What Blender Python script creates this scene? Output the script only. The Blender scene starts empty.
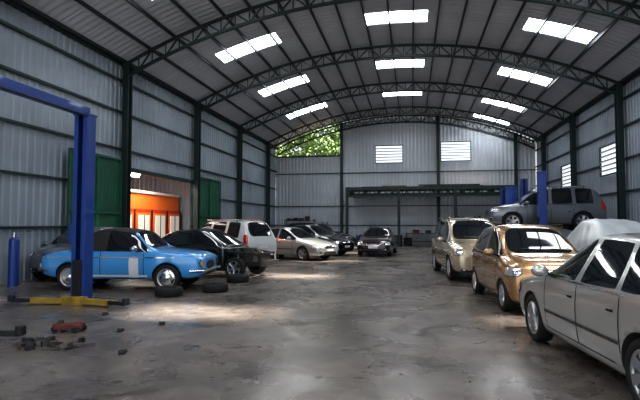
import bpy, math, random
from mathutils import Vector, Matrix
from mathutils.bvhtree import BVHTree
random.seed(3)
S=bpy.context.scene; COL=S.collection
S.view_settings.view_transform='Standard'
try: S.view_settings.look='Medium High Contrast'
except Exception:
    try: S.view_settings.look='Standard - Medium High Contrast'
    except Exception: pass

# ---------------- materials ----------------
def mat(name,col,rough=.5,metal=0,coat=0,var=0,nscale=3,bump=0,bscale=30,emit=0,spec=.5):
    m=bpy.data.materials.new(name); m.use_nodes=True
    nt=m.node_tree; b=nt.nodes['Principled BSDF']
    c=(col[0],col[1],col[2],1)
    b.inputs['Base Color'].default_value=c
    b.inputs['Roughness'].default_value=rough
    b.inputs['Metallic'].default_value=metal
    b.inputs['Coat Weight'].default_value=coat
    b.inputs['Coat Roughness'].default_value=.03
    b.inputs['Specular IOR Level'].default_value=spec
    if emit:
        b.inputs['Emission Color'].default_value=c
        b.inputs['Emission Strength'].default_value=emit
    tc=nt.nodes.new('ShaderNodeTexCoord')
    if var:
        n=nt.nodes.new('ShaderNodeTexNoise'); n.inputs['Scale'].default_value=nscale; n.inputs['Detail'].default_value=6
        nt.links.new(tc.outputs['Object'],n.inputs['Vector'])
        r=nt.nodes.new('ShaderNodeValToRGB')
        r.color_ramp.elements[0].position=.3; r.color_ramp.elements[1].position=.7
        r.color_ramp.elements[0].color=tuple(x*(1-var) for x in col)+(1,)
        r.color_ramp.elements[1].color=tuple(min(1,x*(1+var)) for x in col)+(1,)
        nt.links.new(n.outputs['Fac'],r.inputs['Fac']); nt.links.new(r.outputs['Color'],b.inputs['Base Color'])
    if bump:
        n2=nt.nodes.new('ShaderNodeTexNoise'); n2.inputs['Scale'].default_value=bscale; n2.inputs['Detail'].default_value=4
        nt.links.new(tc.outputs['Object'],n2.inputs['Vector'])
        bp=nt.nodes.new('ShaderNodeBump'); bp.inputs['Strength'].default_value=bump; bp.inputs['Distance'].default_value=.02
        nt.links.new(n2.outputs['Fac'],bp.inputs['Height']); nt.links.new(bp.outputs['Normal'],b.inputs['Normal'])
    return m

M={}
M['steel']=mat('steel_green_black',(.016,.032,.032),.5,.2)
M['purlin']=mat('purlin_steel',(.03,.037,.045),.55,.2)
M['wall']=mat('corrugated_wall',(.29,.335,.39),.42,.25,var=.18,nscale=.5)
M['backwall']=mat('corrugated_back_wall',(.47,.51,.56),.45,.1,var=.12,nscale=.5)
M['roof']=mat('roof_sheet',(.45,.49,.56),.5,.0,var=.12,nscale=.4)
M['tyre']=mat('tyre_rubber',(.012,.012,.012),.8)
M['rim']=mat('rim_alloy',(.55,.56,.58),.3,.9)
M['dark']=mat('dark_trim',(.012,.012,.014),.6)
M['glass']=mat('tinted_glass',(.012,.016,.02),.04,0,coat=.3)
M['chrome']=mat('chrome',(.7,.7,.72),.12,1)
M['hl']=mat('headlamp',(.60,.63,.68),.10,.6,coat=1)
M['bulb']=mat('lamp_reflector',(.85,.87,.9),.08,1)
M['amber']=mat('indicator_amber',(.6,.22,.03),.2,coat=1)
M['tl']=mat('tail_lamp',(.45,.01,.01),.15,coat=1)
M['plate']=mat('number_plate',(.70,.70,.70),.5)
M['seam']=mat('panel_gap',(.01,.01,.01),.9)
M['white']=mat('white_paint',(.75,.76,.78),.4)
M['blue']=mat('lift_blue',(.015,.055,.26),.4,coat=.2)
M['yellow']=mat('lift_yellow',(.34,.22,.03),.55,var=.35,nscale=6)
M['gdoor']=mat('green_door',(.010,.085,.05),.5,var=.2,nscale=1)
M['orange']=mat('booth_orange',(.90,.20,.03),.45)
M['red']=mat('booth_red',(.62,.05,.015),.45)
M['jackred']=mat('jack_red',(.12,.022,.015),.5,var=.4,nscale=8)
M['booth_win']=mat('booth_window',(.80,.76,.68),.3,emit=.25)
M['lamp']=mat('tube_lamp',(1,.97,.9),.4,emit=14)
M['louver']=mat('louver_pane',(.92,.96,1),.5,emit=.75)
M['slat']=mat('louver_slat',(.35,.38,.42),.5)
M['cover']=mat('car_cover',(.52,.55,.58),.5,.2,var=.1,bump=.6,bscale=4)
M['metal']=mat('engine_metal',(.10,.095,.09),.45,.7,var=.4,nscale=12)
M['rust']=mat('rusty_brown',(.06,.035,.025),.8,var=.4,nscale=8)
M['wood']=mat('wood',(.16,.10,.05),.7,var=.3)
M['card']=mat('cardboard',(.30,.21,.12),.8,var=.1)
M['leaf']=mat('leaves',(.15,.24,.07),.6,var=.5,nscale=1.5)
M['bark']=mat('bark',(.10,.07,.05),.9,bump=.5)
M['ground']=mat('dirt_ground',(.20,.17,.13),.9,var=.3)
M['fabric']=mat('black_soft_top',(.018,.018,.022),.7)

def floor_mat():
    m=bpy.data.materials.new('concrete_floor'); m.use_nodes=True
    nt=m.node_tree; b=nt.nodes['Principled BSDF']; tc=nt.nodes.new('ShaderNodeTexCoord')
    def noise(s,d=6,dist=0):
        n=nt.nodes.new('ShaderNodeTexNoise'); n.inputs['Scale'].default_value=s; n.inputs['Detail'].default_value=d
        n.inputs['Distortion'].default_value=dist
        nt.links.new(tc.outputs['Object'],n.inputs['Vector']); return n
    def ramp(n,p0,p1,c0,c1):
        r=nt.nodes.new('ShaderNodeValToRGB'); r.color_ramp.elements[0].position=p0; r.color_ramp.elements[1].position=p1
        r.color_ramp.elements[0].color=c0+(1,); r.color_ramp.elements[1].color=c1+(1,)
        nt.links.new(n.outputs['Fac'],r.inputs['Fac']); return r
    cur=ramp(noise(.4,8,.6),.36,.66,(.125,.107,.097),(.285,.245,.22)).outputs[0]
    def mul(fac,r):
        nonlocal cur
        mx=nt.nodes.new('ShaderNodeMixRGB'); mx.blend_type='MULTIPLY'; mx.inputs[0].default_value=fac
        nt.links.new(cur,mx.inputs[1]); nt.links.new(r.outputs[0],mx.inputs[2]); cur=mx.outputs[0]
    mul(.6,ramp(noise(1.6,9,1.2),.38,.60,(.50,.48,.46),(1,1,1)))
    mul(.5,ramp(noise(5,8,.6),.36,.50,(.55,.53,.51),(1,1,1)))
    mul(.8,ramp(noise(26,5),.3,.62,(.72,.72,.72),(1,1,1)))
    mul(.9,ramp(noise(.75,3,2.5),.30,.36,(.35,.33,.31),(1,1,1)))
    mul(.85,ramp(noise(2.8,2,.3),.27,.31,(.25,.24,.23),(1,1,1)))
    nt.links.new(cur,b.inputs['Base Color'])
    rr=ramp(noise(.9,6,.5),.3,.7,(.17,.17,.17),(.40,.40,.40)); nt.links.new(rr.outputs[0],b.inputs['Roughness'])
    bp=nt.nodes.new('ShaderNodeBump'); bp.inputs['Strength'].default_value=.10; bp.inputs['Distance'].default_value=.02
    nt.links.new(noise(8,6).outputs['Fac'],bp.inputs['Height']); nt.links.new(bp.outputs['Normal'],b.inputs['Normal'])
    return m
M['floor']=floor_mat()
def sky_mat():
    m=bpy.data.materials.new('translucent_skylight'); m.use_nodes=True; nt=m.node_tree; nt.nodes.clear()
    o=nt.nodes.new('ShaderNodeOutputMaterial'); mx=nt.nodes.new('ShaderNodeMixShader'); t=nt.nodes.new('ShaderNodeBsdfTransparent')
    e=nt.nodes.new('ShaderNodeEmission'); e.inputs['Color'].default_value=(.92,.96,1,1); e.inputs['Strength'].default_value=40
    mx.inputs[0].default_value=.32
    nt.links.new(t.outputs[0],mx.inputs[1]); nt.links.new(e.outputs[0],mx.inputs[2]); nt.links.new(mx.outputs[0],o.inputs[0]); return m
M['sky']=sky_mat()
def paint(name,col,metal=.5,rough=.25): return mat(name,col,rough,metal,coat=1)

# ---------------- mesh builder ----------------
class MB:
    def __init__(s): s.v=[];s.f=[];s.m=[];s.mats=[];s.sm=[]
    def mi(s,k):
        if k not in s.mats: s.mats.append(k)
        return s.mats.index(k)
    def add(s,vs,fs,k,smooth=False):
        o=len(s.v); s.v+= [tuple(x) for x in vs]; i=s.mi(k)
        for f in fs: s.f.append(tuple(a+o for a in f)); s.m.append(i); s.sm.append(smooth)
    def box(s,c,d,k,rz=0,taper=1):
        hx,hy,hz=d[0]/2,d[1]/2,d[2]/2; R=Matrix.Rotation(rz,3,'Z'); c=Vector(c); vs=[]
        for z,t in((-hz,1),(hz,taper)):
            for x,y in((-hx,-hy),(hx,-hy),(hx,hy),(-hx,hy)): vs.append(c+R@Vector((x*t,y*t,z)))
        s.add(vs,[(3,2,1,0),(4,5,6,7),(0,1,5,4),(1,2,6,5),(2,3,7,6),(3,0,4,7)],k)
    def beam(s,a,b,w,h,k):
        a=Vector(a);b=Vector(b);d=(b-a).normalized()
        up=Vector((0,0,1)) if abs(d.z)<.95 else Vector((0,1,0))
        r=d.cross(up).normalized()*w/2; u=r.cross(d).normalized()*h/2; vs=[]
        for p in(a,b): vs+=[p-r-u,p+r-u,p+r+u,p-r+u]
        s.add(vs,[(3,2,1,0),(4,5,6,7),(0,1,5,4),(1,2,6,5),(2,3,7,6),(3,0,4,7)],k)
    def cyl(s,a,b,r,k,n=16,r2=None):
        a=Vector(a);b=Vector(b);d=(b-a).normalized(); r2=r if r2 is None else r2
        up=Vector((0,0,1)) if abs(d.z)<.95 else Vector((0,1,0))
        x=d.cross(up).normalized(); y=x.cross(d).normalized(); vs=[]
        for p,q in((a,r),(b,r2)):
            for i in range(n): t=2*math.pi*i/n; vs.append(p+x*math.cos(t)*q+y*math.sin(t)*q)
        s.add(vs,[(i,(i+1)%n,n+(i+1)%n,n+i) for i in range(n)],k,True)
        s.add(vs[:n],[tuple(range(n))],k); s.add(vs[n:],[tuple(range(n))],k)
    def lathe(s,prof,k,T=Matrix(),n=28):
        vs=[];m=len(prof)
        for i in range(n):
            t=2*math.pi*i/n
            for r,y in prof: vs.append(T@Vector((r*math.cos(t),y,r*math.sin(t))))
        fs=[]
        for i in range(n):
            j=(i+1)%n
            for q in range(m-1): fs.append((i*m+q,i*m+q+1,j*m+q+1,j*m+q))
        s.add(vs,fs,k,True)
    def ell(s,c,r,k,n=12,mm=8):
        vs=[];fs=[]; c=Vector(c)
        for i in range(mm+1):
            ph=math.pi*i/mm
            for j in range(n):
                t=2*math.pi*j/n; vs.append(c+Vector((r[0]*math.sin(ph)*math.cos(t),r[1]*math.sin(ph)*math.sin(t),r[2]*math.cos(ph))))
        for i in range(mm):
            for j in range(n): fs.append((i*n+j,(i+1)*n+j,(i+1)*n+(j+1)%n,i*n+(j+1)%n))
        s.add(vs,fs,k,True)
    def obj(s,name,parent=None,bevel=0):
        me=bpy.data.meshes.new(name); me.from_pydata(s.v,[],s.f)
        for k in s.mats: me.materials.append(M[k] if isinstance(k,str) else k)
        me.polygons.foreach_set('material_index',s.m); me.polygons.foreach_set('use_smooth',s.sm); me.update()
        o=bpy.data.objects.new(name,me); COL.objects.link(o)
        if parent: o.parent=parent
        if bevel:
            b=o.modifiers.new('b','BEVEL'); b.width=bevel; b.segments=2; b.limit_method='ANGLE'
        return o
def empty(name,loc=(0,0,0),rz=0):
    e=bpy.data.objects.new(name,None); e.location=loc; e.rotation_euler=(0,0,rz); e.empty_display_size=.3; COL.objects.link(e); return e

# ---------------- hall ----------------
XL,XR,Y0,YB=-10.8,9.1,-4.0,39.0
XC,HW,PK,RISE=(XL+XR)/2,(XR-XL)/2,10.15,2.4
RR=(HW*HW+RISE*RISE)/(2*RISE)
def roofz(x): return PK-RR+math.sqrt(max(0,RR*RR-(x-XC)**2))
FR=[-1.8,4.5,10.8,17.1,23.4,29.7,36.0]
SKX=[(-8.25,-5.6),(-1.8,.7),(4.5,6.9)]
SKY=[(a,a+1.2) for a in (.75,7.05,13.5,19.95,26.1,32.25)]
b=MB(); b.box(((XL+XR)/2,(Y0+YB)/2,-.05),(XR-XL,YB-Y0,.1),'floor'); b.obj('floor')
b=MB(); b.box((0,20,-.16),(120,120,.1),'ground'); b.obj('ground')
def corr(b,p0,p1,z0,z1,k='wall',pitch=.28,d=.035):
    p0=Vector((p0[0],p0[1]));p1=Vector((p1[0],p1[1])); L=(p1-p0).length; t=(p1-p0)/L; n=Vector((-t.y,t.x))
    us=[];u=0;i=0
    steps=[.10,.04,.10,.04]; offs=[0,0,d,d]
    while u<L: us.append((u,offs[i%4])); u+=steps[i%4]*pitch/.28; i+=1
    us.append((L,offs[i%4])); vs=[]
    for u,o in us:
        p=p0+t*u+n*o; za=z0(p.x) if callable(z0) else z0; zb=z1(p.x) if callable(z1) else z1
        vs+=[(p.x,p.y,za),(p.x,p.y,zb)]
    b.add(vs,[(2*i,2*i+2,2*i+3,2*i+1) for i in range(len(us)-1)],k)
OY0,OY1,OH=17.25,23.2,3.7
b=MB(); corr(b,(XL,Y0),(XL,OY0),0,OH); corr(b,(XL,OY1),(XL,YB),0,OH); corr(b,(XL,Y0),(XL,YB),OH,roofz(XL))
for z in (1.5,3.0,4.4,5.8,7.0):
    if z<OH:
        b.beam((XL+.07,Y0,z),(XL+.07,OY0,z),.08,.08,'steel'); b.beam((XL+.07,OY1,z),(XL+.07,YB,z),.08,.08,'steel')
    else: b.beam((XL+.07,Y0,z),(XL+.07,YB,z),.08,.08,'steel')
b.beam((XL+.05,OY0-.1,OH),(XL+.05,OY1+.1,OH),.15,.15,'steel')
b.beam((XL-.02,Y0,roofz(XL)),(XL-.02,YB,roofz(XL)),.2,.3,'steel')
b.obj('wall_left')
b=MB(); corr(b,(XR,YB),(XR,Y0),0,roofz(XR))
for z in (1.5,3.0,4.4,5.8,7.0): b.beam((XR-.07,Y0,z),(XR-.07,YB,z),.08,.08,'steel')
b.beam((XR+.02,Y0,roofz(XR)),(XR+.02,YB,roofz(XR)),.2,.3,'steel')
b.obj('wall_right')
GX=-5.4
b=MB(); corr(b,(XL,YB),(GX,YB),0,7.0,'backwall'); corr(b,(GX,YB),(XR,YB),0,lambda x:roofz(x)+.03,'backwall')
for z in (1.5,3.0,5.6): b.beam((XL,YB-.07,z),(XR,YB-.07,z),.06,.06,'steel')
b.beam((XL,YB-.07,7.0),(GX,YB-.07,7.0),.1,.1,'steel')
for x in (GX,2.0,7.6): b.beam((x,YB-.16,0),(x,YB-.16,roofz(x)-.1),.22,.22,'steel')
b.obj('wall_back')
xs=sorted(set([round(XL+i*(XR-XL)/30,3) for i in range(31)]+[a for p in SKX for a in p]))
ys=sorted(set([round(Y0+i*.15,3) for i in range(int((YB-Y0)/.15)+1)]+[YB]+[round(a,3) for p in SKY for a in p]+[36.9,37.9]))
def issk(x,y):
    if 36.9<y<37.9 and SKX[2][0]<x<SKX[2][1]: return True
    return any(a<x<c for a,c in SKX) and any(a<y<c for a,c in SKY)
vs=[];fs=[]
for j,y in enumerate(ys):
    for x in xs: vs.append((x,y,roofz(x)+(.025 if j%2 else 0)))
n=len(xs)
for j in range(len(ys)-1):
    for i in range(n-1):
        if not issk((xs[i]+xs[i+1])/2,(ys[j]+ys[j+1])/2): fs.append((j*n+i,j*n+i+1,(j+1)*n+i+1,(j+1)*n+i))
b=MB(); b.add(vs,fs,'roof'); b.obj('ceiling')
k=0
for sx in SKX:
    rows=SKY+([(36.9,37.9)] if sx is SKX[2] else [])
    for sy in rows:
        k+=1; b=MB(); vs=[];N=6
        for i in range(N+1):
            x=sx[0]-.02+(sx[1]-sx[0]+.04)*i/N; vs+=[(x,sy[0]-.02,roofz(x)+.04),(x,sy[1]+.02,roofz(x)+.04)]
        b.add(vs,[(2*i,2*i+2,2*i+3,2*i+1) for i in range(N)],'sky'); b.obj('skylight_%d'%k)
b=MB()
NP=20
for i in range(NP+1):
    x=XL+.15+(XR-XL-.3)*i/NP; z=roofz(x)-.07; b.beam((x,Y0,z),(x,YB,z),.06,.12,'purlin')
b.obj('roof_purlins')
for fy in FR+[YB-.12]:
    b=MB(); N=36; last=fy>36.5
    xn=[XL+.15+(XR-XL-.3)*i/N for i in range(N+1)]
    top=[Vector((x,fy,roofz(x)-.17)) for x in xn]; dep=.5
    bot=[Vector((x,fy,roofz(x)-.17-dep)) for x in xn]
    for i in range(N):
        b.beam(top[i],top[i+1],.10,.10,'steel'); b.beam(bot[i],bot[i+1],.10,.10,'steel')
        if i%2==0: b.beam(top[i],bot[i+1],.05,.05,'steel')
        else: b.beam(bot[i],top[i+1],.05,.05,'steel')
        b.beam(top[i],bot[i],.04,.04,'steel')
    b.obj('roof_truss')
    if not last:
        for x in (XL+.25,XR-.25):
            b=MB(); h=roofz(x)-.2
            b.beam((x,fy-.13,0),(x,fy-.13,h),.24,.05,'steel'); b.beam((x,fy+.13,0),(x,fy+.13,h),.24,.05,'steel'); b.beam((x,fy,0),(x,fy,h),.05,.24,'steel')
            b.box((x,fy,.02),(.45,.45,.04),'steel'); b.obj('steel_column')
def louver(k,c,w,h,axis):
    b=MB(); x,y,z=c
    if axis=='y': b.box((x,y,z),(w,.04,h),'louver')
    else: b.box((x,y,z),(.04,w,h),'louver')
    nsl=int(h/.2)
    for i in range(nsl+1):
        zz=z-h/2+h*i/nsl
        if axis=='y': b.box((x,y-.05,zz),(w,.05,.07),'slat')
        else: b.box((x-.05,y,zz),(.05,w,.07),'slat')
    for s in(-1,1):
        if axis=='y':
            b.box((x+s*w/2,y-.05,z),(.06,.1,h),'steel'); b.box((x,y-.05,z+s*h/2),(w+.06,.1,.06),'steel')
        else:
            b.box((x-.05,y+s*w/2,z),(.1,.06,h),'steel'); b.box((x-.05,y,z+s*h/2),(.1,w+.06,.06),'steel')
    b.obj('window_%d'%k)
louver(1,(-1.7,YB-.1,7.0),2.1,1.35,'y'); louver(2,(3.3,YB-.1,7.1),2.2,1.45,'y')
louver(3,(XR-.12,24.85,4.55),2.1,1.35,'x'); louver(4,(XR-.12,31.2,4.4),2.1,1.3,'x')
def sdoor(y0,y1,name):
    b=MB(); x=XL+.17
    corr(b,(x,y0),(x,y1),.08,3.95,'gdoor',pitch=.2,d=.02)
    for y in (y0,(y0+y1)/2,y1): b.beam((x+.04,y,.05),(x+.04,y,4.0),.06,.08,'gdoor')
    for z in (.1,2.0,3.97): b.beam((x+.04,y0,z),(x+.04,y1,z),.06,.08,'gdoor')
    b.obj(name)
sdoor(14.0,16.85,'door_1'); sdoor(23.65,26.6,'door_2')
b=MB(); b.box((-13.9,20.5,-.05),(6.2,11,.1),'floor'); b.obj('annex_floor')
b=MB(); corr(b,(-17,15),(-17,26),0,4.6); corr(b,(-17,26),(XL-.1,26),0,4.6); corr(b,(XL-.1,15),(-17,15),0,4.6); b.obj('wall_annex')
b=MB(); b.box((-13.95,20.5,4.65),(6.2,11.2,.08),'roof'); b.obj('annex_ceiling')
b=MB()
bx=-12.6
b.box((bx-1.9,21,1.6),(3.8,9.2,3.2),'orange')
b.box((bx+.03,21,1.15),(.06,9.2,2.3),'red')
b.box((bx+.03,21,3.12),(.1,9.2,.12),'white')
for i in range(6):
    y=17.2+i*1.55
    b.box((bx+.07,y,1.15),(.03,1.25,2.0),'orange')
    b.box((bx+.10,y,1.45),(.04,.95,1.15),'booth_win'); b.box((bx+.07,y+.775,1.15),(.05,.07,2.3),'dark')
    b.box((bx+.12,y,1.45),(.03,.05,1.15),'dark')
    b.box((bx+.12,y+.53,1.0),(.04,.05,.2),'chrome')
b.obj('spray_booth')
b=MB(); b.cyl((-12.0,18.0,3.72),(-12.0,20.4,3.72),.05,'lamp'); b.box((-12.0,19.2,3.82),(.2,2.5,.08),'white')
for y in (18.2,20.2): b.beam((-12,y,3.82),(-12,y,4.60),.02,.02,'steel')
b.obj('fluorescent_lamp')

# mezzanine
b=MB()
mx0,mx1,my=-4.7,6.9,35.9
b.box(((mx0+mx1)/2,(my+YB-.3)/2,4.12),(mx1-mx0,YB-.3-my,.08),'wood')
b.beam((mx0,my,4.15),(mx1,my,4.15),.14,.22,'steel'); b.beam((mx0,my,3.60),(mx1,my,3.60),.12,.14,'steel')
nn=30
for i in range(nn):
    x0=mx0+(mx1-mx0)*i/nn; x1=mx0+(mx1-mx0)*(i+1)/nn
    b.beam((x0,my,4.1 if i%2 else 3.6),(x1,my,3.6 if i%2 else 4.1),.07,.07,'steel')
for i in range(12):
    x=mx0+.3+(mx1-mx0-.6)*i/11; b.beam((x,my,3.94),(x,YB-.3,3.94),.08,.3,'steel')
for y in (36.8,37.8): b.beam((mx0,y,3.75),(mx1,y,3.75),.1,.2,'steel')
for x in (mx0+.1,-.9,3.0,mx1-.1): b.beam((x,my,0),(x,my,4.1),.2,.2,'steel')
b.obj('mezzanine')
b=MB()
for i in range(16):
    x=random.uniform(-4.2,4.5); L=random.uniform(1,2.4); b.box((x+L/2,random.uniform(36.3,37.8),4.16+.06+random.uniform(0,.22)),(L,random.uniform(.1,.3),.1),random.choice(['wood','steel','dark','dark']))
b.obj('stored_planks')

# ---------------- cars ----------------
def wheel_mesh(R,style):
    b=MB(); w=.10
    b.lathe([(.64*R,-w*.9),(.88*R,-w*1.05),(.97*R,-w*.9),(R,-w*.55),(R,w*.55),(.97*R,w*.9),(.88*R,w*1.05),(.72*R,w*.98),(.68*R,w*.85)],'tyre',n=36)
    b.lathe([(.70*R,w*.93),(.65*R,w*.95),(.62*R,w*.7),(.62*R,-w*.3)],'rim',n=36)
    b.lathe([(.64*R,-w*.25),(.001,-w*.25)],'dark')
    b.lathe([(.42*R,-w*.1),(.12*R,-w*.1)],'metal')
    b.cyl((0,-w*.2,0),(0,w*.60,0),.15*R,'rim',14)
    if style=='hubcap':
        b.lathe([(.62*R,w*.8),(.45*R,w*1.0),(.3*R,w*.85),(.15*R,w*1.15),(.001,w*1.2)],'chrome')
    else:
        n=style
        for i in range(n):
            t=2*math.pi*i/n; t2=.11
            for s in(-1,1):
                a=Vector((math.cos(t+s*.25)*.12*R,w*.5,math.sin(t+s*.25)*.12*R)); c=Vector((math.cos(t+s*t2)*.64*R,w*.75,math.sin(t+s*t2)*.64*R))
                b.beam(a,c,.045,.05,'rim')
    me=b.obj('tmp'); d=me.data; bpy.data.objects.remove(me); return d
WC={}
def wheels(par,R,xf,xr,ty,style,names=('front','rear'),zoff=0):
    key=(R,style)
    if key not in WC: WC[key]=wheel_mesh(R,style)
    for nm,x in zip(names,(xf,xr)):
        for s,sd in((1,'left'),(-1,'right')):
            o=bpy.data.objects.new('wheel_%s_%s'%(nm,sd),WC[key]); COL.objects.link(o); o.parent=par
            o.location=(x,s*ty,R+zoff); o.rotation_euler=(0,.4,0 if s>0 else math.pi)

def body_mesh(st,mats,R,axles,ty,arches=True,cres=.45):
    import bmesh
    me=bpy.data.meshes.new('body'); vs=[];fs=[];mi=[]
    for q in st:
        xl,xt,zb,w,zs,zt,wt=q[:7]
        zm=zb+(zs-zb)*.62
        half=[(xl,0,zb),(xl,w*.86,zb),(xl,w*.965,zb+.08),(xl,w,zm),(xl,w*.965,zs),(xt,wt,zt-.04),(xt,wt-.07,zt-.005),(xt,wt*.5,zt+.015),(xt,0,zt+.02)]
        vs+=half+[(p[0],-p[1],p[2]) for p in half[7:0:-1]]
    N=16
    for i in range(len(st)-1):
        side,top=st[i][7],st[i][8]
        for j in range(N):
            jj=(j+1)%N; fs.append((i*N+j,i*N+jj,(i+1)*N+jj,(i+1)*N+j))
            h=j if j<8 else 15-j
            if h==0: m=2
            elif h in(1,2,3): m=0
            elif h==4: m=side
            elif h==5: m=3 if (side==3 or top==3) else 0
            else: m=top
            mi.append(m)
    for base,fl in((0,False),((len(st)-1)*N,True)):
        P=lambda j: base+j
        Q=lambda j: base+(16-j)%16
        caps=[(P(0),P(1),Q(1))]+[(P(j),P(j+1),Q(j+1),Q(j)) for j in range(1,7)]+[(P(7),P(8),Q(7))]
        for c in caps: fs.append(c if fl else tuple(reversed(c))); mi.append(0)
    me.from_pydata(vs,[],fs); me.polygons.foreach_set('material_index',mi)
    for m in mats: me.materials.append(m)
    me.polygons.foreach_set('use_smooth',[True]*len(fs)); me.update()
    cr=me.attributes.new('crease_edge','FLOAT','EDGE'); em={}
    for p in me.polygons:
        for e in p.edge_keys: em.setdefault(e,[]).append(p.material_index)
    for e in me.edges:
        k=em.get(tuple(sorted(e.vertices)),[])
        v=0
        if len(k)==2 and k[0]!=k[1]: v=.8
        else:
            a,c=sorted(e.vertices)
            if a%16==c%16 and a%16 in(4,12,5,11): v=cres
            if a%16==c%16 and a%16 in(3,13): v=cres*.6
            if a%16==c%16 and a%16 in(1,15): v=.6
        cr.data[e.index].value=v
    o=bpy.data.objects.new('b',me); COL.objects.link(o)
    sm=o.modifiers.new('s','SUBSURF'); sm.levels=2; sm.render_levels=2
    cut=None
    if arches:
        b=MB()
        for x in axles:
            for s in(-1,1): b.cyl((x,s*(ty+.3),R),(x,s*(ty-.22),R),R*1.13,'dark',36)
        cut=b.obj('cut'); cm=cut.data
        bm=bmesh.new(); bm.from_mesh(cm); bmesh.ops.remove_doubles(bm,verts=bm.verts,dist=1e-5); bmesh.ops.recalc_face_normals(bm,faces=bm.faces); bm.to_mesh(cm); bm.free()
        cm.materials.clear()
        for m in mats: cm.materials.append(m)
        for p in cm.polygons: p.material_index=2
        bo=o.modifiers.new('c','BOOLEAN'); bo.operation='DIFFERENCE'; bo.solver='EXACT'; bo.object=cut
    bm=bmesh.new(); bm.from_mesh(me); bmesh.ops.recalc_face_normals(bm,faces=bm.faces); bm.to_mesh(me); bm.free()
    bpy.context.view_layer.update(); dg=bpy.context.evaluated_depsgraph_get()
    nm=bpy.data.meshes.new_from_object(o.evaluated_get(dg))
    bpy.data.objects.remove(o)
    if cut: bpy.data.objects.remove(cut)
    return nm

def patch(b,bvh,tgt,d,su,sv,k,off=.006,nx=6,ny=5,rnd=.5,skew=0):
    d=Vector(d).normalized(); tgt=Vector(tgt); u=Vector((-d.y,d.x,0)).normalized() if abs(d.z)<.9 else Vector((0,1,0)); v=u.cross(d).normalized()
    if v.z<0: v=-v
    idx={};vs=[];fs=[]
    for i in range(nx+1):
        for j in range(ny+1):
            s=-1+2*i/nx; t=-1+2*j/ny
            s2=s*math.sqrt(1-rnd*t*t/2); t2=t*math.sqrt(1-rnd*s*s/2)
            p=tgt+u*(s2*su)+v*(t2*sv+skew*s2)-d*1.2
            h=bvh.ray_cast(p,d,3)
            if h[0] is not None: idx[(i,j)]=len(vs); vs.append(h[0]-d*off)
    for i in range(nx):
        for j in range(ny):
            q=[(i,j),(i+1,j),(i+1,j+1),(i,j+1)]
            if all(c in idx for c in q):
                pts=[vs[idx[c]] for c in q]
                if max((pts[a]-pts[(a+1)%4]).length for a in range(4))<.35: fs.append(tuple(idx[c] for c in q))
    if fs: b.add(vs,fs,k,True)

SEDAN=[(2.25,2.25,.30,.60,.54,.58,.45,0,0),(2.17,2.17,.22,.78,.63,.68,.60,0,0),(1.85,1.85,.20,.855,.74,.80,.70,0,0),(1.4,1.4,.2,.87,.82,.89,.74,0,0),
 (1.0,.98,.2,.87,.89,.95,.75,1,1),(.55,.18,.2,.87,.915,1.395,.57,1,0),(-.08,-.10,.2,.87,.93,1.445,.585,0,0),(-.17,-.19,.2,.87,.93,1.445,.585,1,0),
 (-.95,-.85,.2,.87,.95,1.40,.57,0,0),(-1.12,-1.05,.2,.87,.955,1.37,.56,0,1),(-1.62,-1.60,.2,.86,.95,.99,.68,0,0),(-2.0,-2.0,.22,.84,.93,.975,.68,0,0),(-2.2,-2.2,.25,.77,.86,.90,.62,0,0),(-2.26,-2.26,.32,.66,.6,.65,.5,0,0)]
MERC=[(2.27,2.27,.30,.62,.56,.60,.42,0,0),(2.20,2.20,.22,.78,.66,.71,.56,0,0),(1.9,1.9,.19,.855,.77,.82,.66,0,0),(1.4,1.4,.18,.87,.86,.90,.70,0,0),
 (.98,1.0,.18,.87,.91,.955,.72,1,1),(.60,.20,.18,.87,.93,1.40,.58,1,0),(-.02,-.14,.18,.87,.945,1.465,.60,0,0),(-.10,-.22,.18,.87,.945,1.465,.60,1,0),
 (-.92,-.82,.18,.87,.965,1.44,.585,0,0),(-.97,-.87,.18,.87,.965,1.435,.585,1,0),(-1.32,-1.08,.18,.87,.97,1.40,.575,0,0),(-1.42,-1.24,.18,.87,.975,1.36,.56,0,1),(-1.72,-1.74,.19,.86,.97,1.00,.66,0,0),(-2.05,-2.05,.22,.84,.95,.985,.66,0,0),(-2.23,-2.23,.25,.77,.88,.92,.60,0,0),(-2.28,-2.28,.32,.66,.6,.65,.5,0,0)]
SUV=[(2.3,2.3,.36,.66,.66,.74,.52,0,0),(2.22,2.22,.30,.83,.84,.91,.68,0,0),(1.85,1.85,.27,.89,.96,1.03,.74,0,0),(1.4,1.4,.26,.91,1.02,1.09,.77,0,0),
 (1.12,1.08,.26,.91,1.05,1.13,.78,1,1),(.65,.42,.26,.91,1.06,1.70,.66,1,0),(-.05,-.08,.26,.91,1.07,1.78,.67,0,0),(-.16,-.19,.26,.91,1.07,1.78,.67,1,0),
 (-.98,-.98,.26,.91,1.08,1.78,.67,0,0),(-1.10,-1.10,.26,.91,1.08,1.78,.67,1,0),(-1.80,-1.76,.26,.90,1.09,1.74,.66,0,0),(-2.02,-1.94,.27,.89,1.09,1.70,.64,0,1),
 (-2.26,-2.24,.30,.86,1.08,1.13,.74,0,0),(-2.31,-2.31,.38,.78,.75,.80,.6,0,0)]
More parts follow.
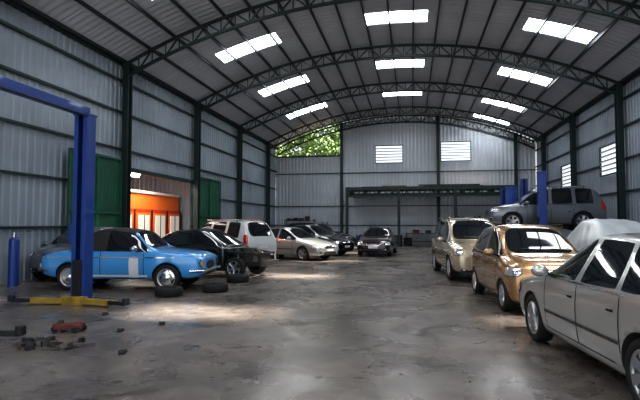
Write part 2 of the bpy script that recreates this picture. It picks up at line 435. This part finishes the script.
HATCH=[(1.8,1.8,.30,.56,.58,.66,.44,0,0),(1.74,1.74,.23,.72,.74,.82,.58,0,0),(1.5,1.5,.20,.785,.85,.92,.66,0,0),
 (1.12,1.06,.2,.80,.93,1.00,.70,1,1),(.70,.38,.2,.80,.95,1.45,.58,1,0),(.02,.0,.2,.80,.98,1.52,.595,0,0),(-.07,-.09,.2,.80,.98,1.52,.595,1,0),
 (-.88,-.88,.2,.80,1.02,1.49,.58,0,0),(-1.15,-1.22,.2,.79,1.04,1.45,.56,0,1),(-1.66,-1.66,.24,.76,1.0,1.06,.66,0,0),(-1.78,-1.78,.30,.68,.72,.78,.6,0,0)]
VINT=[(2.15,2.15,.42,.58,.66,.70,.44,0,0),(2.1,2.1,.34,.72,.76,.80,.58,0,0),(1.85,1.85,.30,.78,.84,.88,.64,0,0),(1.2,1.2,.28,.82,.88,.93,.68,0,0),
 (.82,.80,.27,.83,.89,.96,.69,1,1),(.55,.36,.27,.83,.90,1.36,.55,1,3),(-.32,-.32,.27,.83,.90,1.45,.56,3,3),(-.55,-.55,.27,.83,.90,1.43,.56,3,3),
 (-1.0,-.92,.27,.83,.90,1.33,.54,3,3),(-1.32,-1.30,.27,.83,.90,.95,.66,0,0),(-1.8,-1.8,.30,.80,.86,.89,.64,0,0),(-2.1,-2.1,.36,.73,.80,.83,.58,0,0),(-2.17,-2.17,.45,.60,.66,.70,.48,0,0)]

def car(name,st,loc,deg,pm,R=.31,axles=(1.35,-1.35),wst=5,roofm=None,doors=None,kind='sedan',sc=(1,1,1),mirror=True,hlz=None):
    sx,sy,sz=sc
    st=[(q[0]*sx,q[1]*sx,q[2],q[3]*sy,q[4]*sz,q[5]*sz,q[6]*sy,q[7],q[8]) for q in st]
    W=max(q[3] for q in st); ty=W-.125; xf=st[0][0]; xb=st[-1][0]
    axles=(axles[0]*sx,axles[1]*sx)
    e=empty(name,loc,math.radians(deg))
    nm=body_mesh(st,[pm,M['glass'],M['dark'],roofm or pm],R,axles,W)
    o=bpy.data.objects.new('body',nm); COL.objects.link(o); o.parent=e
    wheels(e,R,axles[0],axles[1],ty,wst)
    b=MB(); bvh=BVHTree.FromPolygons([v.co for v in nm.vertices],[tuple(p.vertices) for p in nm.polygons])
    zh=hlz or (st[1][4]-.01)
    for s in(-1,1):
        if kind=='vint':
            patch(b,bvh,(xf-.1,s*W*.72,.66),(-1,0,0),.11,.11,'chrome',off=.025,rnd=1)
            patch(b,bvh,(xf-.1,s*W*.72,.66),(-1,0,0),.09,.09,'hl',off=.035,rnd=1)
            patch(b,bvh,(xb+.1,s*W*.72,.70),(1,0,0),.09,.06,'tl',rnd=1)
        else:
            D=(-1,-s*.8,0)
            patch(b,bvh,(xf-.25,s*W*.82,zh),D,.21,.09,'dark',rnd=.7)
            patch(b,bvh,(xf-.25,s*W*.82,zh),D,.195,.075,'hl',off=.012,rnd=.7)
            patch(b,bvh,(xf-.21,s*W*.72,zh),D,.055,.05,'bulb',off=.02,rnd=1)
            patch(b,bvh,(xf-.38,s*W*.97,zh+.01),D,.03,.04,'amber',off=.02,rnd=.8)
            patch(b,bvh,(xf-.12,s*W*.66,.36),(-1,-s*.3,0),.09,.04,'dark',rnd=1)
            patch(b,bvh,(xf-.12,s*W*.66,.36),(-1,-s*.3,0),.045,.03,'bulb',off=.012,rnd=1)
            if kind=='sedan': patch(b,bvh,(xb+.15,s*W*.84,.80*sz),(1,-s*.8,-.05),.16,.085,'tl',rnd=.6)
            elif kind=='suv': patch(b,bvh,(xb+.15,s*W*.90,1.02*sz),(1,-s*.9,0),.09,.20,'tl',rnd=.5)
            else: patch(b,bvh,(xb+.2,s*W*.88,.90*sz),(1,-s*.9,0),.09,.16,'tl',rnd=.5)
    if kind=='vint':
        patch(b,bvh,(xf-.1,0,.60),(-1,0,0),.30,.10,'dark',rnd=.8); patch(b,bvh,(xf-.1,0,.60),(-1,0,0),.26,.012,'chrome',off=.02)
    else:
        gh=.09 if kind=='suv' else .055
        patch(b,bvh,(xf-.1,0,zh-.03),(-1,0,0),.34,gh+.015,'chrome',rnd=.8); patch(b,bvh,(xf-.1,0,zh-.03),(-1,0,0),.32,gh,'dark',off=.012,rnd=.8)
        for q in(-.5,0,.5): patch(b,bvh,(xf-.1,0,zh-.03+q*gh),(-1,0,0),.30,.008,'chrome',off=.02)
        patch(b,bvh,(xf-.1,0,.34),(-1,0,0),.46,.06,'dark',rnd=.6)
        patch(b,bvh,(xf-.1,0,.47),(-1,0,0),.22,.05,'plate',off=.02,rnd=0)
        cw=[q for q in st if q[8]==1][0]
        for y0 in(.45,-.1): patch(b,bvh,(cw[1]-.12,y0,cw[5]+.06),(-1,0,-.6),.26,.008,'dark',off=.012,nx=8,ny=1,rnd=0,skew=.02)
    patch(b,bvh,(xb+.1,0,.62 if kind=='sedan' else .72),(1,0,0),.22,.055,'plate',off=.02,rnd=0)
    ds=doors or [.78*sx,-.13*sx,-1.0*sx]
    for s in(-1,1):
        for x in ds: patch(b,bvh,(x,s*W,.60*sz),(0,-s,0),.008,.31*sz,'seam',off=.003,nx=1,ny=10,rnd=0)
        for x in ds[1:]: patch(b,bvh,(x+.16,s*W,.80*sz),(0,-s,0),.085,.014,pm if kind!='vint' else 'chrome',off=.03,nx=3,ny=2)
        for x in ds[1:]: patch(b,bvh,(x+.16,s*W,.77*sz),(0,-s,0),.07,.014,'seam',off=.004,nx=3,ny=2)
        patch(b,bvh,((ds[0]+ds[-1])/2,s*W,.30),(0,-s,0),(ds[0]-ds[-1])/2,.006,'seam',off=.003,nx=12,ny=1,rnd=0)
        if kind!='vint':
            cw=[q for q in st if q[7]==1]; zz=cw[1][4]
            patch(b,bvh,((ds[0]+ds[-1])/2-.05,s*W,zz+.005),(0,-s,0),(ds[0]-ds[-1])/2+.05,.010,'dark' if kind!='sedan' else 'chrome',off=.008,nx=14,ny=1,rnd=0)
        if kind in('sedan','suv'): patch(b,bvh,((ds[0]+ds[-1])/2,s*W,.50*sz),(0,-s,0),(ds[0]-ds[-1])/2,.016,'metal' if kind=='sedan' else pm,off=.012,nx=12,ny=1,rnd=0)
    if mirror:
        bz=[q for q in st if q[7]==1][0]
        for s in(-1,1):
            c=(bz[0]-.30,s*(W+.10),bz[4]+.09)
            b.ell(c,(.09,.11,.075),pm if kind!='vint' else 'chrome'); b.beam((bz[0]-.28,s*(W-.08),bz[4]+.03),(bz[0]-.30,s*(W+.05),bz[4]+.07),.05,.03,'dark')
    if kind=='vint':
        for x,s in((xf+.04,1),(xb-.04,-1)):
            b.cyl((x,-.62,.48),(x,.62,.48),.035,'chrome',10)
            for t in(-1,1): b.cyl((x,t*.62,.48),(x-s*.3,t*.80,.48),.035,'chrome',10); b.beam((x,t*.35,.48),(x-s*.12,t*.35,.48),.03,.03,'dark')
        for s in(-1,1):
            patch(b,bvh,(-.2,s*W,.80),(0,-s,0),1.6,.012,'chrome',off=.008,nx=24,ny=1,rnd=0)
            patch(b,bvh,(-.1,s*W,.36),(0,-s,0),.85,.025,'white',off=.006,nx=12,ny=1,rnd=0)
            patch(b,bvh,(.42,s*W,.57),(0,-s,0),.12,.25,'white',off=.006,nx=5,ny=8,rnd=.2)
    if kind=='suv':
        for s in(-1,1):
            zt=1.80*sz; b.beam((.3,s*W*.70,zt),(-1.6,s*W*.70,zt),.035,.03,'chrome')
            for x in(.2,-.6,-1.5): b.beam((x,s*W*.70,zt-.10),(x,s*W*.70,zt),.03,.03,'dark')
    b.obj('trim_and_lamps',e)
    return e

P_silver=paint('paint_silver',(.56,.565,.55),.65,.28); P_gold=paint('paint_gold',(.44,.26,.13),.6,.26); P_beige=paint('paint_beige',(.54,.46,.34),.5,.26)
P_grey=paint('paint_grey',(.16,.18,.21),.5,.3); P_blue=paint('paint_sky_blue',(.06,.33,.74),.05,.3); P_black=paint('paint_black',(.012,.013,.016),.2,.25)
P_white=paint('paint_white',(.62,.64,.66),.1,.3); P_sb=paint('paint_silver_grey',(.42,.43,.42),.6,.3); P_darkred=paint('paint_dark_maroon',(.03,.012,.015),.2,.25)

car('silver_sedan',MERC,(2.60,6.1,0),96,P_silver,R=.32,wst=7,axles=(1.36,-1.34),doors=[.84,-.07,-.98],sc=(1,1,1.02))
car('gold_hatchback',HATCH,(2.30,11.05,0),-85,P_gold,R=.285,kind='hatch',axles=(1.2,-1.18),doors=[.88,-.03,-.85],wst=6,sc=(1,1.02,1.04))
car('beige_suv',SUV,(1.75,16.3,0),-84,P_beige,R=.35,kind='suv',axles=(1.38,-1.36),wst=6)
car('gray_suv',SUV,(5.65,23.4,1.32),180,P_grey,R=.38,kind='suv',axles=(1.38,-1.36),wst=6,sc=(1.02,1,1.04))
car('blue_vintage_coupe',VINT,(-7.02,11.75,0),5,P_blue,R=.32,kind='vint',axles=(1.28,-1.28),wst='hubcap',roofm=M['fabric'],doors=[.66,-.42],sc=(.95,1,1.04))
car('gray_hatchback',HATCH,(-9.84,14.0,0),-90,P_grey,R=.285,kind='hatch',axles=(1.2,-1.18),doors=[.88,-.03,-.85],wst=6,sc=(1,.93,1.0))
car('white_minivan',SUV,(-7.7,19.8,0),152,P_white,R=.33,kind='suv',axles=(1.38,-1.36),wst=5,sc=(1,.98,.98))
car('silver_gray_sedan',SEDAN,(-5.5,22.7,0),-28,P_sb,R=.31,wst=5)
car('black_sedan',SEDAN,(-5.2,26.2,0),-28,P_black,R=.31,wst=5,sc=(1,1,1.08))
car('black_suv',SUV,(-5.6,30.0,0),-28,P_black,R=.34,kind='suv',wst=5,sc=(1,1,.95))
car('maroon_sedan',SEDAN,(-1.75,26.6,0),-93,P_darkred,R=.31,wst=5)

def stripped():
    e=empty('stripped_black_car',(-6.35,15.0,0),math.radians(-8))
    st=[(1.06,1.02,.24,.84,.86,.92,.72,0,0)]+[q for q in SEDAN if q[0]<1.01]
    nm=body_mesh(st,[P_black,M['glass'],M['dark'],P_black],.31,(-1.35,),.87)
    o=bpy.data.objects.new('body',nm); COL.objects.link(o); o.parent=e
    wheels(e,.31,1.35,-1.35,.74,5)
    b=MB()
    for s in(-1,1):
        b.beam((1.0,s*.45,.42),(2.1,s*.45,.42),.09,.12,'dark'); b.cyl((1.35,s*.55,.35),(1.3,s*.48,.85),.05,'metal',10)
        b.beam((1.35,s*.2,.3),(1.35,s*.7,.3),.08,.05,'rust'); b.beam((1.0,s*.70,.80),(2.0,s*.62,.70),.05,.06,'dark')
        b.beam((2.0,s*.62,.70),(2.1,s*.5,.40),.05,.05,'dark')
    b.beam((2.1,-.62,.42),(2.1,.62,.42),.08,.14,'metal'); b.beam((2.0,-.6,.72),(2.0,.6,.72),.05,.05,'dark')
    b.box((1.95,0,.55),(.06,.75,.32),'metal'); b.cyl((1.88,-.18,.55),(1.92,-.18,.55),.14,'dark'); b.cyl((1.88,.18,.55),(1.92,.18,.55),.14,'dark')
    b.box((1.45,.05,.55),(.45,.55,.38),'metal'); b.box((1.45,.05,.80),(.34,.45,.14),'dark',taper=.8); b.cyl((1.2,.3,.72),(1.7,.3,.72),.06,'metal'); b.box((1.3,-.42,.70),(.22,.2,.2),'dark')
    for i in range(5): b.cyl((1.3+.08*i,.02,.84),(1.3+.08*i,.28,.75),.025,'metal',8)
    b.cyl((1.65,-.1,.70),(1.75,-.45,.80),.04,'dark',8); b.cyl((1.6,.4,.45),(1.6,.4,.75),.09,'white',12)
    b.obj('engine_bay',e)
stripped()

def covered():
    from mathutils import noise
    e=empty('covered_car',(5.45,14.9,0),math.radians(-88))
    st=[(q[0]*1.02,q[1]*1.02,.12,q[3]*1.05,q[4]*1.14,q[5]*1.18,q[6]*1.1,0,0) for q in SEDAN]
    nm=body_mesh(st,[M['cover']]*4,.3,(),.9,arches=False,cres=.1)
    for v in nm.vertices:
        k=.05*noise.noise(Vector((v.co.x*2.5,v.co.y*4,v.co.z*1.5)))+.03*noise.noise(Vector((v.co.x*7,v.co.y*7,0)))
        n=v.normal; v.co+=n*k
        if v.co.z<.2: v.co.y*=1.05
    o=bpy.data.objects.new('cover',nm); COL.objects.link(o); o.parent=e
    wheels(e,.3,1.3,-1.3,.68,5)
covered()

# ---------------- lifts ----------------
def lift(x,y0,y1,H=4.05,carz=.35,name='two_post_lift',beam=True,cross=False):
    e=empty(name,(0,0,0)); 
    for y,s in((y0,1),(y1,-1)):
        b=MB()
        b.box((x,y,.02),(.55,.5,.04),'yellow')
        b.beam((x,y-s*.13,.04),(x,y-s*.13,H),.30,.03,'blue')
        for t in(-1,1):
            b.beam((x+t*.14,y,.04),(x+t*.14,y,H),.03,.26,'blue'); b.beam((x+t*.10,y+s*.13,.04),(x+t*.10,y+s*.13,H),.09,.03,'blue')
        b.box((x,y,H-.02),(.34,.32,.04),'blue')
        b.box((x,y+s*.06,carz+.3),(.20,.22,.75),'dark')
        b.box((x-.22,y-s*.05,1.4),(.14,.2,.35),'blue'); b.cyl((x-.22,y-s*.05,1.6),(x-.22,y-s*.05,1.85),.07,'dark')
        b.cyl((x+.05,y,carz+.6),(x+.05,y,H-.1),.03,'metal',8)
        b.obj('post',e,bevel=.004)
        b=MB()
        b.box((x,y+s*.22,carz-.12),(.5,.14,.16),'yellow')
        for t in(-1,1):
            p=(x+t*.2,y+s*.25,carz-.12); q=(x+t*.95,y+s*.85,carz-.12)
            if cross: q=(x+t*.85,y+s*.35,carz-.12)
            b.beam(p,q,.12,.10,'yellow'); r=(x+t*1.25,y+s*(.42 if cross else 1.08),carz-.12); b.beam(q,r,.08,.07,'dark')
            b.cyl((r[0],r[1],carz-.14),(r[0],r[1],carz-.02),.07,'dark',12)
        if cross and s<0: b.box((x,9.2,.045),(1.5,.2,.05),'yellow')
        b.obj('arms',e)
    if beam:
        b=MB(); b.beam((x,y0,H+.05),(x,y1,H+.05),.22,.16,'blue'); b.cyl((x+.13,y0,H-.06),(x+.13,y1,H-.06),.015,'dark',6)
        b.obj('overhead_beam',e)
lift(-6.62,5.75,9.2,H=3.86,carz=.2,cross=True)
lift(5.25,21.75,25.1,H=3.75,carz=1.55,beam=False)
lift(5.6,29.2,32.6,H=3.7,carz=.3,beam=False)
lift(4.9,27.0,28.4,H=3.5,carz=.3,beam=False)

def tyre(loc,n=1,name='tyre'):
    b=MB()
    for i in range(n):
        T=Matrix.Translation((0,0,.1+i*.2))@Matrix.Rotation(math.pi/2,4,'X')
        b.lathe([(.19,-.09),(.27,-.10),(.30,-.07),(.31,0),(.30,.07),(.27,.10),(.19,.09),(.18,0),(.19,-.09)],'tyre',T,24)
    o=b.obj(name if n==1 else 'tyre_stack'); o.location=loc
tyre((-5.35,10.45,0)); tyre((-4.6,11.3,0)); tyre((-1.0,37.2,0),4); tyre((-.3,37.3,0),3); tyre((8.3,18.0,0),4); tyre((-4.75,13.3,0))
b=MB(); b.box((-5.05,6.75,.08),(.42,.16,.08),'jackred',rz=.3)
for t in(-1,1):
    for q in(-.17,.17): b.cyl((-5.05+q,6.75+t*.09,.045),(-5.05+q,6.75+t*.12,.045),.045,'dark',12)
b.beam((-4.88,6.8,.12),(-4.6,6.9,.18),.03,.03,'metal'); b.cyl((-5.15,6.7,.11),(-5.15,6.7,.17),.04,'metal',12); b.obj('trolley_jack',bevel=.01)
b=MB()
for i in range(22):
    x=random.uniform(-5.2,-4.3); y=random.uniform(5.5,6.2); t=random.random()
    if t<.4: b.box((x,y,.03),(random.uniform(.06,.2),random.uniform(.05,.12),.06),random.choice(['dark','metal','dark']),rz=random.uniform(0,3),taper=.8)
    elif t<.7: b.cyl((x,y,.0),(x,y,random.uniform(.04,.08)),random.uniform(.03,.06),random.choice(['dark','rust','metal']),12)
    else: b.beam((x,y,.02),(x+random.uniform(-.3,.3),y+.15,.02),.025,.025,'metal')
b.obj('engine_parts')
b=MB()
for c in((-4.35,6.9),(-3.6,5.75),(-4.0,7.5),(-5.4,8.1)):
    b.cyl((c[0],c[1],.02),(c[0]+.09,c[1]+.03,.02),.02,'dark',8); b.box((c[0]+.08,c[1]-.07,.015),(.07,.04,.03),'dark',rz=.7)
b.obj('scattered_bolts')
def gas(x,y,k,name='gas_cylinder'):
    b=MB(); b.cyl((x,y,0),(x,y,1.15),.12,k,20); b.ell((x,y,1.15),(.12,.12,.12),k); b.cyl((x,y,1.25),(x,y,1.38),.03,'chrome',8); b.cyl((x-.05,y,1.34),(x+.05,y,1.34),.02,'chrome',8); b.obj(name)
gas(-10.1,11.3,'blue'); gas(-10.35,11.6,'dark')
def bike(x,y,rz):
    e=empty('motorcycle',(x,y,0),rz); 
    for xx in(.62,-.62):
        b=MB(); T=Matrix.Translation((xx,0,.29)); b.lathe([(.23,-.04),(.28,-.04),(.29,0),(.28,.04),(.23,.04),(.22,0),(.23,-.04)],'tyre',T,24); b.lathe([(.22,.0),(.04,.03),(.001,.03)],'rim',T,12); b.obj('wheel',e)
    b=MB(); b.beam((.62,0,.29),(.42,0,.95),.08,.05,'metal'); b.cyl((.42,-.33,1.0),(.42,.33,1.0),.018,'dark',8); b.ell((.50,0,.88),(.1,.12,.12),'hl')
    b.ell((.1,0,.62),(.38,.14,.20),'dark'); b.ell((-.35,0,.76),(.42,.14,.09),'fabric'); b.ell((-.4,0,.6),(.35,.13,.15),'blue'); b.box((0,0,.36),(.35,.22,.24),'metal'); b.cyl((-.1,-.15,.28),(-.75,-.15,.33),.045,'chrome'); b.beam((-.62,.08,.29),(-.1,.08,.36),.04,.04,'dark')
    b.ell((.62,0,.45),(.2,.06,.13),'dark'); b.obj('frame',e)
bike(-3.6,36.9,math.radians(60)); bike(-2.6,37.0,math.radians(70))
b=MB(); b.box((1.0,38.2,.9),(3.0,.8,.06),'wood')
for x in(-.4,2.4):
    for y in(37.9,38.5): b.beam((x,y,0),(x,y,.88),.07,.07,'steel')
b.box((1.0,38.2,.3),(2.8,.7,.04),'steel'); b.box((.3,38.2,1.05),(.5,.4,.25),'jackred'); b.box((1.2,38.2,1.03),(.4,.3,.2),'dark'); b.box((1.9,38.2,.5),(.6,.5,.35),'card'); b.obj('workbench')
def shelf(x0,x1,y,H,name='storage_shelf'):
    b=MB()
    for x in(x0,(x0+x1)/2,x1):
        for yy in(y-.25,y+.25): b.beam((x,yy,0),(x,yy,H),.05,.05,'steel')
    z=.2
    while z<H:
        b.box(((x0+x1)/2,y,z),(x1-x0,.55,.03),'steel'); x=x0+.25
        while x<x1-.25:
            w=random.uniform(.2,.5); h=random.uniform(.12,.36); b.box((x,y,z+.015+h/2),(w*.85,.35,h),random.choice(['card','dark','metal','white','rust','dark','jackred'])); x+=w+.05
        z+=.55
    b.obj(name)
shelf(3.4,6.4,38.4,2.2); shelf(-9.8,-7.5,38.4,2.0)
def drum(x,y,k):
    b=MB(); b.lathe([(.001,0),(.28,0),(.29,.02),(.28,.04),(.28,.28),(.295,.3),(.28,.32),(.28,.56),(.295,.58),(.28,.6),(.28,.84),(.29,.86),(.27,.88),(.27,.86),(.001,.86)],k,Matrix.Rotation(math.pi/2,4,'X'),24)
    o=b.obj('oil_drum'); o.location=(x,y,0)
drum(-5.6,38.2,'blue'); drum(-6.3,38.3,'rust'); drum(7.8,37.6,'blue')
b=MB(); b.box((8.4,19.3,.55),(.6,.9,1.1),'blue'); 
for i in range(5): b.box((8.09,19.3,.18+.2*i),(.03,.8,.16),'blue'); b.box((8.06,19.3,.2+.2*i),(.02,.4,.02),'chrome')
b.obj('tool_cabinet')

# tree outside gable
b=MB()
b.cyl((-9,44,-.1),(-8.6,44,7),.35,'bark',12,.2); b.cyl((-8.7,44,5),(-6,43.5,9),.16,'bark',8,.06); b.cyl((-8.7,44,5.5),(-11,44.5,9),.16,'bark',8,.06)
cl=[(random.uniform(-14,-3.5),random.uniform(42.2,46),random.uniform(6.2,12.5),random.uniform(.8,1.5)) for _ in range(90)]
for cx,cy,cz,cr in cl:
    for _ in range(120):
        v=Vector((random.gauss(0,1),random.gauss(0,1),random.gauss(0,1))).normalized()*cr*random.uniform(.6,1.05)
        p=Vector((cx,cy,cz))+v; a=Vector((random.gauss(0,1),random.gauss(0,1),random.gauss(0,1))).normalized(); c=a.cross(v).normalized()*.09; a=a*.2
        b.add([p-a,p-c,p+a,p+c],[(0,1,2,3)],'leaf')
b.obj('tree')

# ---------------- lights ----------------
w=bpy.data.worlds.new('W'); S.world=w; w.use_nodes=True
bg=w.node_tree.nodes['Background']; bg.inputs[0].default_value=(.86,.93,1,1); bg.inputs[1].default_value=1.2
def light(name,typ,loc,rot,energy,col=(1,1,1),size=None,sy=None,angle=None):
    l=bpy.data.lights.new(name,typ); l.energy=energy; l.color=col
    if typ=='AREA': l.shape='RECTANGLE'; l.size=size; l.size_y=sy
    if angle: l.angle=angle
    o=bpy.data.objects.new(name,l); COL.objects.link(o); o.location=loc; o.rotation_euler=rot; return o
d=Vector((-3.2,1.0,-10.1)); s=light('sun','SUN',(0,0,30),(0,0,0),24,(1,.92,.80),angle=math.radians(6)); s.rotation_euler=d.to_track_quat('-Z','Y').to_euler()
light('entrance_fill','AREA',(XC,Y0-.3,3.6),(math.radians(90),0,0),260,(.93,.97,1),18,6.5)  # added fill lamp, standing in for daylight from the open end behind camera
light('booth_light','AREA',(-11.7,20,4.2),(0,math.radians(20),0),320,(1,.93,.8),1,4)

cam=bpy.data.cameras.new('camera'); cam.lens=28.125; cam.sensor_width=36; cam.clip_end=500
co=bpy.data.objects.new('camera',cam); COL.objects.link(co); co.location=(0,0,1.6); co.rotation_euler=(math.radians(92.75),0,math.radians(10.4)); S.camera=co
